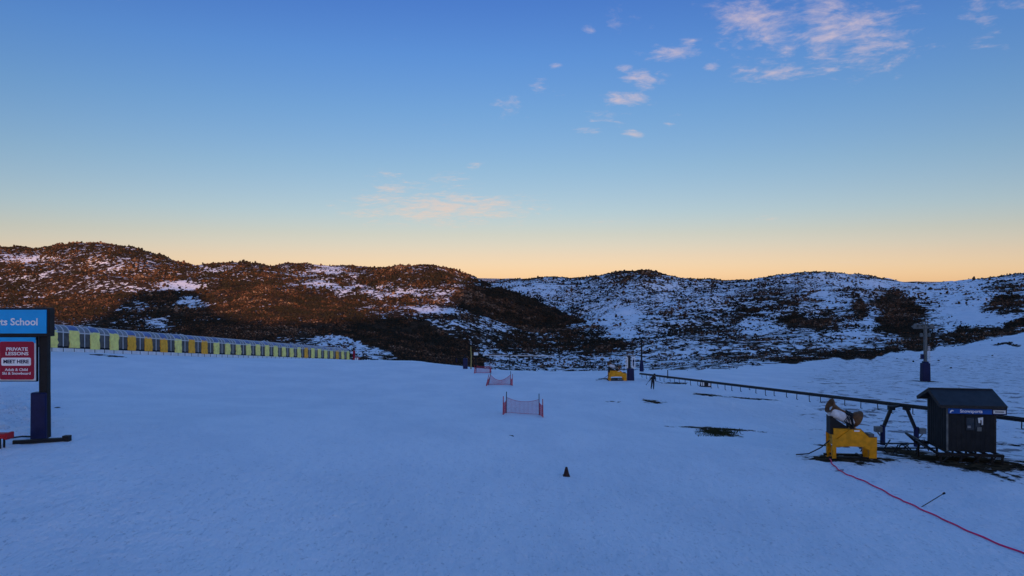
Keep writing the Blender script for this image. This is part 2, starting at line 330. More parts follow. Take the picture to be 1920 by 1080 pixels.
hh = g.m('ADD', hh, g.m('MULTIPLY', g.noise(g.vm('MULTIPLY', pos, (.12, .9, 1)), 1.6, 4, .6), .07))
hh = g.m('SUBTRACT', hh, g.m('MULTIPLY', g.m('MAXIMUM', f_bare, f_st), .10))
hh = g.m('ADD', hh, g.m('MULTIPLY', f_veg, .35))
bump = g.n('ShaderNodeBump'); bump.inputs['Strength'].default_value = .75; bump.inputs['Distance'].default_value = 1.0
g.put(bump.inputs['Height'], hh); g.put(gp.inputs['Normal'], bump.outputs[0])

# the ground: fan in front of the camera, closed by coarse columns behind it
th0 = math.atan2((US[-1]-CU), F); th1 = math.atan2((US[0]-CU), F)+2*math.pi
NB = 44; ths = np.linspace(th0, th1, NB+2)[1:-1]; r0 = YS/math.cos(th0); r1 = YS/math.cos(th1)
fr = np.linspace(0, 1, NB+2)[1:-1][:, None]
BZ = T[-1][None]*(1-fr)+T[0][None]*fr; far_soft = np.clip((YS[None]-60)/200, 0, 1)
BZ = BZ*(1-far_soft)+(-6.0)*far_soft*np.sin(fr*math.pi)+BZ*far_soft*(1-np.sin(fr*math.pi))
RB = r0[None]*(1-fr)+r1[None]*fr
AX = np.concatenate([GX, RB*np.sin(ths)[:, None], GX[:1]]); AY = np.concatenate([GY, RB*np.cos(ths)[:, None], GY[:1]]); AZ = np.concatenate([T, BZ, T[:1]])
zb = np.zeros((NB, NY))
cat = lambda A: np.concatenate([A, zb, A[:1]])
ground = link('ground', grid_mesh('ground', AX, AY, AZ, {'veg': cat(veg), 'streak': cat(streak), 'rough': cat(rough)}), gm)
ground['kind'] = 'structure'

# ---- the mountain behind the camera whose shadow covers the resort
TT = [(-400, 640), (0, 622), (130, 622), (190, 606), (225, 575), (262, 548), (320, 540), (372, 543), (395, 556), (410, 580), (440, 596), (500, 603), (600, 602), (700, 594), (760, 588), (800, 586), (838, 580), (856, 564), (872, 540), (886, 522), (905, 500), (2600, 440)]
vt = np.interp(UU, [a for a, b in TT], [b for a, b in TT])
run = np.minimum.accumulate(V, axis=1); vis = (V <= run+1e-6) & (GY > 10) & (GY < 1700)
lit = vis & (V < vt) & (GY > 200)
shd = vis & (~lit)
lit_in = lit & (V < vt-4); shd_in = shd & ((V > vt+4) | (GY < 200))
perp = np.array([-S_H[1], S_H[0]]); T0 = 500.0; TE = math.tan(R(SUN_EL))
s_ = GX*perp[0]+GY*perp[1]; t_ = GX*S_H[0]+GY*S_H[1]; need = T+(T0-t_)*TE
BIN = 7; SB = np.arange(-700, 1400, BIN); ridge = np.full(len(SB), np.nan)
kb = ((s_-SB[0])/BIN).astype(int); okb = (kb >= 0) & (kb < len(SB))
req = np.full(len(SB), -1e3); lim = np.full(len(SB), 1e3)
np.maximum.at(req, kb[okb & shd_in], need[okb & shd_in]+1.0)
np.minimum.at(lim, kb[okb & lit_in], need[okb & lit_in]-1.0)
both = (req > -999) & (lim < 999)
ridge = np.where(both, np.where(req < lim, .5*req+.5*lim, .6*lim+.4*req), np.where(req > -999, req+12, np.where(lim < 999, lim-6, np.nan)))
okr = ~np.isnan(ridge); ridge = np.interp(SB, SB[okr], ridge[okr]); 
ridge = np.where(SB < -420, np.minimum(ridge, 46), ridge)
tt = np.linspace(-420, 900, 34); prof = np.exp(-np.abs(tt)/230.0)
MX = (T0+tt)[None]*S_H[0]+SB[:, None]*perp[0]; MY = (T0+tt)[None]*S_H[1]+SB[:, None]*perp[1]
side = np.clip((SB+700)/200, 0, 1)*np.clip((1390-SB)/200, 0, 1)
MZ = -14+(ridge[:, None]*np.maximum(side[:, None], .0)+14)*np.where(tt[None] == tt[np.abs(tt).argmin()], 1, prof[None]) + fbm(MX, MY, 60, 3, 8)*12*np.clip(np.abs(tt)/150, 0, 1)[None]
k0 = np.abs(tt).argmin(); MX -= tt[k0]*S_H[0]; MY -= tt[k0]*S_H[1]
mtn = link('mountain', grid_mesh('mountain', MX, MY, MZ, {'veg': np.full(MZ.shape, .55), 'streak': MZ*0, 'rough': MZ*0}), gm)
mtn['kind'] = 'structure'

# ---- scrub and stunted gums on the hills: uncountable, one object
sm_, sg, sp = mat_new('scrub_foliage')
tn = sg.attr('tint')
rampn = sg.n('ShaderNodeValToRGB'); sg.put(rampn.inputs[0], tn)
els = rampn.color_ramp.elements; els[0].position = 0; els[0].color = (.018, .018, .011, 1); els[1].position = 1; els[1].color = (.30, .21, .15, 1)
for p_, c_ in ((.4, (.028, .021, .013)), (.62, (.085, .042, .022)), (.85, (.17, .085, .048))): e = els.new(p_); e.color = (*c_, 1)
pos2 = sg.n('ShaderNodeNewGeometry').outputs['Position']
sg.put(sp.inputs['Base Color'], sg.mix(sg.step(sg.noise(pos2, 1.3, 3, .6), .4, .62), rampn.outputs[0], (.018, .016, .012)))
sp.inputs['Roughness'].default_value = .9; sp.inputs['Specular IOR Level'].default_value = .1
def ico():
    t = (1+5**.5)/2
    v = np.array([(-1, t, 0), (1, t, 0), (-1, -t, 0), (1, -t, 0), (0, -1, t), (0, 1, t), (0, -1, -t), (0, 1, -t), (t, 0, -1), (t, 0, 1), (-t, 0, -1), (-t, 0, 1)], float)
    f = np.array([(0, 11, 5), (0, 5, 1), (0, 1, 7), (0, 7, 10), (0, 10, 11), (1, 5, 9), (5, 11, 4), (11, 10, 2), (10, 7, 6), (7, 1, 8), (3, 9, 4), (3, 4, 2), (3, 2, 6), (3, 6, 8), (3, 8, 9), (4, 9, 5), (2, 4, 11), (6, 2, 10), (8, 6, 7), (9, 8, 1)])
    return v/np.linalg.norm(v[0]), f
def build_scrub(NS):
    infr = (UU > -200) & (UU < 2120) & (GY > 150) & (GY < 1650) & (V <= run+4)
    area = np.gradient(GX, axis=0)*np.gradient(GY, axis=1)
    clus = np.clip(.5+fbm(GX*1., GY*.6, 9, 4, 33)*1.7+(veg-.55)*1.5, 0, 1)
    wgt = np.where(infr, area*clus**2*veg**1.8*(400/np.maximum(GY, 200))**.9, 0)
    cw = np.cumsum(wgt.ravel()); k = np.searchsorted(cw, rng.random(NS)*cw[-1])
    i, j = np.unravel_index(k, T.shape); i = np.clip(i, 1, len(US)-2); j = np.clip(j, 1, NY-2)
    fa, fb = rng.random(NS), rng.random(NS)
    x = GX[i, j]+(fa-.5)*(GX[i+1, j]-GX[i, j]); y = GY[i, j]+(fb-.5)*(GY[i, j+1]-GY[i, j])
    x = x*(1+(y/GY[i, j]-1)); z = T[i, j]+(fb-.5)*(T[i, j+1]-T[i, j])+(fa-.5)*(T[i+1, j]-T[i, j])
    r = (.32+rng.random(NS)**2.5*.9)*(.75+.45*y/800); tall = np.where(rng.random(NS) < .16, 1.3, .62)*(.7+.6*rng.random(NS))
    near = np.clip((y-60)/600, .3, 1); r *= near*(1-.45*np.exp(-(np.log(y/y3[i])/.05)**2))*(1-.4*np.exp(-(np.log(y/y2[i])/.05)**2))*(1-.4*np.exp(-(np.log(y/y1[i])/.04)**2)*(x < -100))
    bv, bf = ico()
    co = bv[None]*(1+.9*(rng.random((NS, 12, 1))-.5))
    co = co*np.stack([r, r, r*tall], -1)[:, None] + np.stack([x, y, z+r*tall*.55], -1)[:, None] + (rng.random((NS, 12, 3))-.5)*r[:, None, None]*.5
    tcl = np.clip(.46+fbm(x, y, 70, 3, 44)*.5+fbm(x, y, 11, 2, 45)*.7+(rng.random(NS)-.5)*.6, 0, 1)
    faces = (bf[None]+(np.arange(NS)*12)[:, None, None]).reshape(-1, 3)
    return raw_mesh('scrub', co.reshape(-1, 3), faces, {'tint': np.repeat(tcl, 12)}, smooth=False)
scrub = link('scrub', build_scrub(175000), sm_); scrub['kind'] = 'stuff'

# ------------------------------------------------------------------ builders for the things
def pmat(name, col, rough=.6, var=.18, scale=4., metal=0., spec=.22, alpha=None):
    m, t, p = mat_new(name)
    obj_c = t.n('ShaderNodeTexCoord').outputs['Object']
    f = t.step(t.noise(obj_c, scale, 5, .6), .3, .7)
    t.put(p.inputs['Base Color'], t.mix(f, tuple(c*(1-var) for c in col), tuple(min(c*(1+var), 1) for c in col)))
    p.inputs['Roughness'].default_value = rough; p.inputs['Metallic'].default_value = metal; p.inputs['Specular IOR Level'].default_value = spec
    if alpha is not None: p.inputs['Alpha'].default_value = alpha
    return m
M = dict(
    yellow=pmat('yellow_paint', (.66, .285, .008), .5, .2, 3), padblue=pmat('navy_vinyl', (.007, .012, .058), .5, .2), black=pmat('black_steel', (.009, .010, .012), .55, .3),
    dark=pmat('dark_timber', (.024, .024, .024), .7, .3, 6), steel=pmat('galvanised_steel', (.22, .23, .24), .45, .2, 3, .5), grey=pmat('grey_steel', (.11, .125, .125), .5, .25),
    frost=pmat('frosted_drum', (.62, .63, .64), .6, .15, 5), brown=pmat('weathered_ring', (.12, .06, .025), .6, .3), roof=pmat('dark_roof_sheet', (.022, .027, .034), .6, .25, 2),
    hutwall=pmat('charcoal_cladding', (.015, .018, .021), .8, .2, 3, spec=.2), hutblue=pmat('dark_sign_blue', (.006, .075, .33), .5, .06, 2), blue=pmat('sign_blue', (.004, .33, .70), .4, .06, 2), white=pmat('white_paint', (.80, .80, .80), .5, .05),
    pale=pmat('pale_panel', (.62, .66, .66), .5, .06), maroon=pmat('maroon_board', (.30, .008, .035), .45, .08), navy=pmat('navy_ink', (.01, .014, .06), .5, .05),
    red=pmat('red_plastic', (.40, .012, .02), .5, .15), net=pmat('red_netting', (.50, .05, .09), .7, .1), hose=pmat('red_hose', (.85, .025, .14), .5, .1),
    padyel=pmat('lime_vinyl_pad', (.93, .80, .22), .55, .14, 2.2), padora=pmat('orange_vinyl_pad', (.90, .42, .035), .55, .16, 2.2), glass=pmat('tinted_panel', (.085, .085, .085), .3, .3, 1.2),
    canopy=pmat('canopy_sheet', (.20, .21, .22), .35, .2, .8), canblue=pmat('blue_canopy_sheet', (.10, .14, .30), .32, .2, .8), rib=pmat('pale_rib', (.55, .57, .58), .5, .1), skirt=pmat('pale_skirt', (.66, .70, .74), .6, .1, 1.5),
    cloth=pmat('dark_ski_clothing', (.018, .02, .026), .85, .3), skin=pmat('skin', (.35, .2, .15), .6, .05), straw=pmat('bamboo', (.30, .25, .09), .6, .2), cone=pmat('dark_cone', (.035, .014, .014), .6, .2),
    grass=pmat('dry_grass', (.035, .042, .015), .9, .5, 8), window=pmat('dark_window', (.02, .022, .025), .08, .1, spec=.6), wood=pmat('raw_timber', (.05, .04, .032), .8, .3, 5))

class MB:
    """collects boxes, bars, tubes, lathes; link() makes ONE mesh object"""
    def __init__(s): s.v = []; s.f = []
    def add(s, vs, fs):
        k = len(s.v); s.v += [Vector(v) for v in vs]; s.f += [tuple(i+k for i in f) for f in fs]; return s
    def box(s, c, size, rot=None, taper=1.):
        hx, hy, hz = (a/2 for a in size); vs = []
        for z in (-1, 1):
            t = taper if z > 0 else 1
            for x, y in ((-1, -1), (1, -1), (1, 1), (-1, 1)):
                p = Vector((x*hx*t, y*hy*t, z*hz)); vs.append((rot @ p if rot else p)+Vector(c))
        return s.add(vs, [(3, 2, 1, 0), (4, 5, 6, 7), (0, 1, 5, 4), (1, 2, 6, 5), (2, 3, 7, 6), (3, 0, 4, 7)])
    def bar(s, p, q, w, h=None, up=(0, 0, 1)):
        p, q = Vector(p), Vector(q); d = (q-p); L = d.length; d.normalize(); u = Vector(up)
        if abs(d.dot(u)) > .98: u = Vector((0, 1, 0))
        x = d.cross(u).normalized(); z = x.cross(d).normalized()
        return s.box((p+q)/2, (w, L, h or w), Matrix((x, d, z)).transposed())
    def tube(s, pts, r, n=8, caps=True):
        pts = [Vector(p) for p in pts]; rs = r if isinstance(r, (list, tuple)) else [r]*len(pts); vs = []; fs = []; ref = None
        for i, p in enumerate(pts):
            d = (pts[min(i+1, len(pts)-1)]-pts[max(i-1, 0)]).normalized()
            if ref is None: ref = Vector((0, 0, 1)) if abs(d.z) < .9 else Vector((0, 1, 0))
            x = d.cross(ref).normalized(); y = x.cross(d).normalized(); ref = y
            for k in range(n):
                a = 2*math.pi*k/n; vs.append(p+(x*math.cos(a)+y*math.sin(a))*rs[i])
        for i in range(len(pts)-1):
            for k in range(n):
                k2 = (k+1) % n; fs.append((i*n+k, i*n+k2, (i+1)*n+k2, (i+1)*n+k))
        if caps: fs += [tuple(range(n))[::-1], tuple((len(pts)-1)*n+k for k in range(n))]
        return s.add(vs, fs)
    def lathe(s, prof, p, d, n=20, ang=(0, 2*math.pi)):
        """prof: (distance along axis, radius)"""
        p = Vector(p); d = Vector(d).normalized(); ref = Vector((0, 0, 1)) if abs(d.z) < .9 else Vector((0, 1, 0))
        x = d.cross(ref).normalized(); y = x.cross(d).normalized(); vs = []; fs = []
        for t, r in prof:
            for k in range(n):
                a = 2*math.pi*k/n; vs.append(p+d*t+(x*math.cos(a)+y*math.sin(a))*r)
        for i in range(len(prof)-1):
            for k in range(n):
                k2 = (k+1) % n; fs.append((i*n+k, i*n+k2, (i+1)*n+k2, (i+1)*n+k))
        return s.add(vs, fs)
    def prism(s, poly, y0, y1):
        """poly in x,z pushed from y0 to y1"""
        n = len(poly); vs = [(x, y0, z) for x, z in poly]+[(x, y1, z) for x, z in poly]
        return s.add(vs, [tuple(range(n)), tuple(range(n, 2*n))[::-1]]+[(i, i+n, (i+1) % n+n, (i+1) % n) for i in range(n)])
    def link(s, name, mat, parent=None, smooth=False, loc=None, bevel=0):
        me = bpy.data.meshes.new(name); me.from_pydata(s.v, [], s.f); me.update()
        import bmesh
        bm = bmesh.new(); bm.from_mesh(me); bmesh.ops.recalc_face_normals(bm, faces=bm.faces)
        if bevel: bmesh.ops.bevel(bm, geom=bm.edges, offset=bevel, segments=1, affect='EDGES', clamp_overlap=True)
        bm.to_mesh(me); bm.free()
        if smooth: me.polygons.foreach_set('use_smooth', [True]*len(me.polygons)); me.set_sharp_from_angle(angle=R(40))
        o = link(name, me, M[mat] if isinstance(mat, str) else mat, parent)
        if loc: o.location = loc
        return o
def tag(o, label, cat, group=None):
    o['label'] = label; o['category'] = cat
    if group: o['group'] = group
    return o
def thing(name, label, cat, loc, rz=0, group=None):
    o = bpy.data.objects.new(name, None); COL.objects.link(o); o.location = loc; o.rotation_euler = (0, 0, rz); o.empty_display_size = .2
    return tag(o, label, cat, group)
def copy_tree(o, parent=None):
    c = o.copy(); COL.objects.link(c)
    if parent: c.parent = parent
    for ch in list(o.children): copy_tree(ch, c)
    return c
def text(name, body, size, mat, parent, loc, align='CENTER', ext=.004, bold=0., sx=1.):
    cu = bpy.data.curves.new('lettering', 'FONT'); cu.body = body; cu.size = size; cu.align_x = align; cu.align_y = 'CENTER'; cu.extrude = ext; cu.offset = bold; cu.resolution_u = 3
    t = bpy.data.objects.new('lettering_source', cu); COL.objects.link(t)
    dg = bpy.context.evaluated_depsgraph_get(); me = bpy.data.meshes.new_from_object(t.evaluated_get(dg)); bpy.data.objects.remove(t); bpy.data.curves.remove(cu)
    me.transform(Matrix.Scale(sx, 4, (1, 0, 0))); me.transform(Matrix.Rotation(math.pi/2, 4, 'X')); me.name = name; me.materials.clear()
    o = link(name, me, M[mat], parent); o.location = loc; return o
def rrect(w, h, r, cx=0, cz=0, n=4):
    out = []
    for (sx, sz, a0) in ((1, 1, 0), (-1, 1, 90), (-1, -1, 180), (1, -1, 270)):
        for k in range(n+1):
            a = R(a0+90*k/n); out.append((cx+sx*(w/2-r)+r*math.cos(a), cz+sz*(h/2-r)+r*math.sin(a)))
    return out

# ------------------------------------------------------------------ ski school sign, left
b = P(73, 823); YS0 = b.y
px = YS0/F                                             # metres per photo pixel at that depth
sx_ = lambda u: (u-CU)*px-b.x; sz_ = lambda v: (HV-v)*px-b.z
t = thing('information_sign', 'tall blue sports school sign on dark padded post with maroon private lessons board', 'sign', b, 0)
UL = -146
MB().box(((sx_(UL)+sx_(98))/2, 0, sz_(604)), ((98-UL)*px, .30, 53*px)).link('header_frame', 'black', t, bevel=.012)
hb = MB().box(((sx_(UL+5)+sx_(93))/2, -.165, sz_(602.5)), ((88-UL)*px, .05, 44*px)).link('header_board', 'blue', t)
text('lettering', 'Snowsports School', .335*YS0/25, 'white', hb, (sx_(78), -.196, sz_(603.5)), 'RIGHT', .005, .006, 1.03)
MB().box(((sx_(-118)+sx_(71.5))/2, -.02, sz_(673)), (189*px, .10, 84*px)).link('panel_frame', 'black', t)
ip = MB().box(((sx_(-116)+sx_(70.5))/2, -.08, sz_(675)), (186*px, .03, 76*px)).link('info_panel', 'pale', t)
MB().box(((sx_(-116)+sx_(70.5))/2, -.1005, sz_(637.5)), (186*px, .012, 11*px)).link('top_strip', 'blue', ip)
pb = MB().prism(rrect(64*px, 71*px, .07, sx_(35.5), sz_(675.5)), -.115, -.095).link('lesson_board', 'maroon', ip)
text('lettering', 'PRIVATE\nLESSONS', .155*YS0/25, 'white', ip, (sx_(36), -.121, sz_(658.5)), 'CENTER', .003, .003, 1.28)
wl = MB().prism(rrect(55*px, 15*px, .05, sx_(34.5), sz_(677.5)), -.125, -.113).link('white_label', 'white', ip)
text('lettering', 'MEET HERE', .165*YS0/25, 'navy', ip, (sx_(34.5), -.130, sz_(677.5)), 'CENTER', .003, .006, 1.05)
text('lettering', 'Adult & Child\nSki & Snowboard', .125*YS0/25, 'white', ip, (sx_(35), -.121, sz_(696)), 'CENTER', .003, .002, 1.12)
for u0 in (80, -128):
    MB().box((sx_(u0), .12, (sz_(628)-.3)/2), (16*px, .2, sz_(628)+.3)).link('post', 'black', t, bevel=.01)
    MB().box((sx_(u0-7), .10, sz_(736)/2-.02), (30*px, .34, sz_(736)+.04), taper=.96).link('post_pad', 'padblue', t, bevel=.03)
for p_ in (P(24, 832), ):
    q = P(127, 827); m_ = (p_+q)/2
    o = MB().bar(p_-m_+Vector((0, 0, .05)), q-m_+Vector((0, 0, .07)), .16, .12).box(q-m_+Vector((-.03, 0, .10)), (.22, .2, .2)).link('timber_beam', 'black'); o.location = m_
    tag(o, 'long dark timber beam lying on snow at the foot of the padded sign post', 'beam')
c0 = P(-60, 839); w_ = 78*c0.y/F
t = thing('red_bench', 'low red bench with dark legs at the left edge beside the sign', 'bench', c0)
MB().box((0, 0, .40), (w_*2, .34, .16)).box((w_*.99, 0, .40), (.1, .38, .22)).link('seat', 'red', t, bevel=.02)
for x in (w_*.82, -w_*.82):
    MB().bar((x, -.1, -.05), (x, -.1, .32), .05).bar((x, .1, -.05), (x, .1, .32), .05).link('leg', 'black', t)
a_, b_ = P(17, 824), P(66, 823)
o = MB().tube([Vector((0, 0, .05)), (b_-a_)*.5+Vector((0, 0, .10)), (b_-a_)+Vector((0, 0, .08))], .03, 6).link('cable', 'black'); o.location = a_
tag(o, 'short black cable running from the red bench to the sign post', 'cable')

# ------------------------------------------------------------------ covered conveyor (tunnel) on the left
tp = lambda i: Vector((-54.75+.4921*i, 87+3.6228*i, 0))
zb0, zb1 = -(657-HV)/F*87, -(676.5-HV)/F*184.8
def tz(i): return zb0+(zb1-zb0)*i/27 + .0
dirv = (tp(1)-tp(0)).normalized(); nrm = Vector((dirv.y, -dirv.x, 0))       # nrm faces the camera side
org = tp(0); org.z = tz(0)
t = thing('conveyor_tunnel', 'long covered moving carpet tunnel with lime and orange padded sides and arched roof', 'tunnel', org)
PI_ = math.hypot(.4921, 3.6228); W2 = 1.25; ZW, ZT = 2.28, 3.18; SK = .48
def tl(i, off, z):                                   # local point: along i modules, off from near wall inwards, height above the snow line
    p = tp(i)-org; p.z = 0
    return p - nrm*off + Vector((0, 0, tz(i)-tz(0)+z))
def arch(i, k, n=10, lift=0.):
    a = math.pi*k/n
    return tl(i, W2-(W2+lift)*math.cos(a), ZW-.12+(ZT-ZW+.12+lift)*math.sin(a)**.85)
def strip(pa, pb, fn0, n): pass
I0, I1 = -5, 27.45
def roof_sheet(ia, ib, lift):
    vs = [arch(ia, k, 10, lift) for k in range(11)]+[arch(ib, k, 10, lift) for k in range(11)]
    vs += [arch(ia, k, 10, lift-.05) for k in range(11)]+[arch(ib, k, 10, lift-.05) for k in range(11)]
    return vs, [(k, k+1, k+12, k+11) for k in range(10)]+[(k+23, k+22, k+33, k+34) for k in range(10)]+[(k, k+22, k+23, k+1) for k in range(10)]+[(k+11, k+12, k+34, k+33) for k in range(10)]
PADH = .235
MB().add(*roof_sheet(I0, 27+PADH, 0)).link('roof', 'canopy', t, True)
for i in range(-3, 28): MB().add(*roof_sheet(i-PADH, i+PADH, .03)).link('roof_band', 'canblue', t, True)
def wallbox(ia, ib, z0, z1, o0, o1):
    vs = [tl(i, o, z) for i in (ia, ib) for o in (o0, o1) for z in (z0, z1)]
    return vs, [(0, 1, 3, 2), (4, 6, 7, 5), (0, 4, 5, 1), (2, 3, 7, 6), (1, 5, 7, 3), (0, 2, 6, 4)]
rnd = random.Random(4)
for i in range(-2, 28):
    fn = 'padora' if i in (4, 5, 6, 8, 9, 20, 25) else 'padyel'
    top = 2.52+rnd.uniform(-.05, .05); bot = .36+rnd.uniform(-.06, .06)
    m_ = MB(); nz, nu_ = 7, 4; vs = []
    for zz in range(nz+1):
        for uu in range(nu_+1):
            a = zz/nz; z = bot+(top-bot)*a; bul = -.05-.03*math.sin(math.pi*a*2+i)-.05*rnd.random()-(.06 if zz == 2 else 0)
            bul += .12 if z > 2.4 else 0
            e = (rnd.uniform(-.02, .02) if uu in (0, nu_) else 0)
            vs.append(tl(i-PADH*.98+2*PADH*.98*uu/nu_+e, bul, z))
    k1 = nu_+1; fs = [(z*k1+u_, z*k1+u_+1, (z+1)*k1+u_+1, (z+1)*k1+u_) for z in range(nz) for u_ in range(nu_)]
    n0 = len(vs); ring = [u_ for u_ in range(k1)]+[z*k1+nu_ for z in range(1, nz+1)]+[nz*k1+u_ for u_ in range(nu_-1, -1, -1)]+[z*k1 for z in range(nz-1, 0, -1)]
    vs += [vs[r_]-nrm*.14 for r_ in ring]; L_ = len(ring)
    fs += [(ring[k], n0+k, n0+(k+1) % L_, ring[(k+1) % L_]) for k in range(L_)]
    o = m_.add(vs, fs).link('wall_pad', fn, t, True)
    if i < 27:
        wn = MB().add(*wallbox(i+PADH, i+1-PADH, SK+.10, ZW-.06, .02, .06)).link('window', 'glass', t)
        MB().add(*wallbox(i+.485, i+.515, SK+.05, ZW, -.02, .05)).link('mullion', 'rib', wn)
    for e in ((i-PADH, i+PADH, i+.5) if i < 27 else (i-PADH, i+PADH)):
        lw = .018
        vs = [arch(e+s_*lw, k, 10, .045) for s_ in (-1, 1) for k in range(11)]+[arch(e+s_*lw, k, 10, -.02) for s_ in (-1, 1) for k in range(11)]
        fs = [(k, k+1, k+12, k+11) for k in range(10)]+[(k, k+22, k+23, k+1) for k in range(10)]+[(k+11, k+12, k+34, k+33) for k in range(10)]
        MB().add(vs, fs).link('rib', 'rib', t)
MB().add(*wallbox(I0, I1, ZW-.07, ZW+.05, -.05, .04)).link('eave_trim', 'rib', t)
MB().add(*wallbox(I0, I1, .34, SK+.10, 0, .05)).link('lower_rail', 'black', t)
MB().add(*wallbox(I0, I1, -1.2, ZW, 2.42, 2.5)).link('back_wall', 'glass', t)
sk = MB().add(*wallbox(I0, I1, -1.2, .335, .01, .05)).link('skirt', 'skirt', t)
jn = MB()
for i in np.arange(-3, 27.4, .5): jn.add(*wallbox(i-.012, i+.012, -.6, .33, -.012, .012))
jn.link('skirt_joint', 'black', t)
ew = MB(); pts = [arch(I1, k, 10, .02) for k in range(11)]; base = [tl(I1, 2*W2, -1), tl(I1, 0, -1)]
n_ = pts+base; ew.add(n_+[p+dirv*.08 for p in n_], [tuple(range(13)), tuple(range(13, 26))[::-1]]+[(k, k+13, (k+1) % 13+13, (k+1) % 13) for k in range(13)])
ew.link('end_wall', 'black', t)
q = P(669, 676.5); q = at(669, 676.8, 187.5); q.z = gz(q.x, q.y)
t = thing('red_control_box', 'small dark red box with white lettering at the far end of the tunnel', 'control box', q)
MB().box((0, 0, .62), (1.15, .5, 1.3)).box((-.75, .3, 1.45), (.5, .6, 2.9)).link('cabinet', 'maroon', t, bevel=.03)
MB().box((0, -.26, .82), (.86, .03, .6)).link('white_label', 'white', t)
text('lettering', 'R', .62, 'navy', t, (-.05, -.285, .82), 'CENTER', .004, .01)
MB().box((.95, .1, .22), (.95, .6, .5)).link('plinth', 'padblue', t, bevel=.04)

# ------------------------------------------------------------------ safety nets between red poles
def net_gate(u0, u1, v, topv, sag, label, lean=0.):
    c = P((u0+u1)/2, v); s = c.y/F; w_ = (u1-u0)*s; h = (v-topv)*s
    t = thing('safety_net', label, 'safety net', c, 0, 'red safety nets on the slope')
    bk = .9
    pts = {}
    for sgn in (-1, 1):
        x = sgn*w_/2
        for nm, dx, dy, hh in (('pole', 0, bk, h*1.0), ('pole', sgn*.22, -.45, h*.84)):
            zb_ = gz(c.x+x+dx, c.y+dy)-c.z
            p0 = Vector((x+dx+lean*.0, dy, zb_-.15)); p1 = Vector((x+dx+lean*h*(.6 if sgn < 0 else .1)-sgn*.02, dy, zb_+hh))
            MB().tube([p0, p1], [.036, .030], 8).link('pole', 'red' if dy < 0 else 'black', t, True)
            pts[(sgn, dy)] = (p0+Vector((0, 0, .15)), p1)
    def weave(A, B, tops, nu_, nv_, r):
        """A,B: (bottom, top) of two poles; net hung between them, sagging"""
        m_ = MB()
        def pt(a, b_):
            lo = A[0].lerp(B[0], a)+Vector((0, 0, .06)); hi = A[1].lerp(B[1], a); top = tops[0]+(tops[1]-tops[0])*a - sag*math.sin(math.pi*a)*tops[2]
            return lo.lerp(hi, top*b_)+Vector((0, .05*math.sin(a*9+b_*3), 0))
        for k in range(nu_+1): m_.tube([pt(k/nu_, j/5) for j in range(6)], r, 3, False)
        for j in range(nv_+1): m_.tube([pt(k/12, j/nv_) for k in range(13)], r*(2.2 if j in (0, nv_) else 1), 3, False)
        return m_
    K = max(1, c.y/55); r = .0095*K
    weave(pts[(-1, bk)], pts[(1, bk)], (.72, .72, 1.), int(w_/.10/K**.7), int(h*.7/.10/K**.7), r).link('net', 'net', t)
    for sgn in (-1, 1):
        weave(pts[(sgn, bk)], pts[(sgn, -.45)], (.6, .66, .5), int(12/K), int(12/K), r*1.1).link('side_net', 'net', t)
    return t
net_gate(949, 1012, 779, 738, .16, 'nearest safety net strung upright between pairs of red poles on open snow')
net_gate(915, 957, 723, 697, .42, 'middle safety net with leaning left poles and a sagging top edge', .34)
net_gate(892, 918, 700, 682, .1, 'farthest safety net beside the blue padded post near the slope edge', .1)

# ------------------------------------------------------------------ handle tow on the right
Ra, Rb = at(1690, 760.5, 46), at(1200, 701, 97)
rl = lambda s: Ra.lerp(Rb, s)
t = thing('handle_tow', 'long dark overhead handle tow rail sloping past hut with hanging handles', 'ski tow', Vector((Ra.x, Ra.y, gz(Ra.x, Ra.y))))
o0 = t.location.copy(); S0, S1 = -.42, 1.0
MB().bar(rl(S0)-o0, rl(S1)-o0, .20, .15).bar(rl(S0)-o0+Vector((0, 0, .115)), rl(S1)-o0+Vector((0, 0, .115)), .07, .06).link('rail', 'black', t)
n = 44
for k in range(n):
    s = S0+(S1-S0)*(k+.5)/n + rnd.uniform(-.006, .006); p = rl(s)-o0; L_ = rnd.uniform(.30, .52); tw = rnd.uniform(-.05, .12)
    if L_ < .33: L_ = .16
    L_ = min(L_, max(.12, p.z+o0.z-gz(p.x+o0.x, p.y+o0.y)-.25))
    MB().tube([p-Vector((0, 0, .07)), p+Vector((tw*.3, 0, -L_-.07)), p+Vector((tw*.3+.10, 0, -L_-.09))], .03, 6).link('handle', 'black', t)
for sgn, ub in ((-1, 1655), (1, 1718)):
    bs = at(ub, 839, 46.); bs.z = gz(bs.x, bs.y); bl = bs-o0; kn = Vector((bl.x-sgn*.12+(-.12 if sgn < 0 else -.05), bl.y, 1.25)); tpz = rl(0).z-o0.z
    arm = Vector((sgn*.32, bl.y, tpz-.12))
    if sgn < 0: arm.x = -.62
    st = MB().tube([bl-Vector((0, 0, .2)), bl+Vector((0, 0, 1.25))], .15, 10).link('support_leg', 'padblue', t, True)
    MB().bar(bl+Vector((-sgn*.05, 0, 1.12)), arm, .15, .17).box(arm.lerp(bl+Vector((0, 0, 1.12)), .02), (.36, .3, .26)).bar(arm, Vector((sgn*.05, bl.y, tpz+.0)), .14, .12).link('support_arm', 'black', t)
    MB().box(bl+Vector((sgn*.0+(.3 if sgn > 0 else -.34), -.1, 1.02)), (.42, .3, .34)).bar(bl+Vector((sgn*.42, -.1, .9)), bl+Vector((sgn*.1, 0, .5)), .06).link('counterweight_box', 'grey', t)
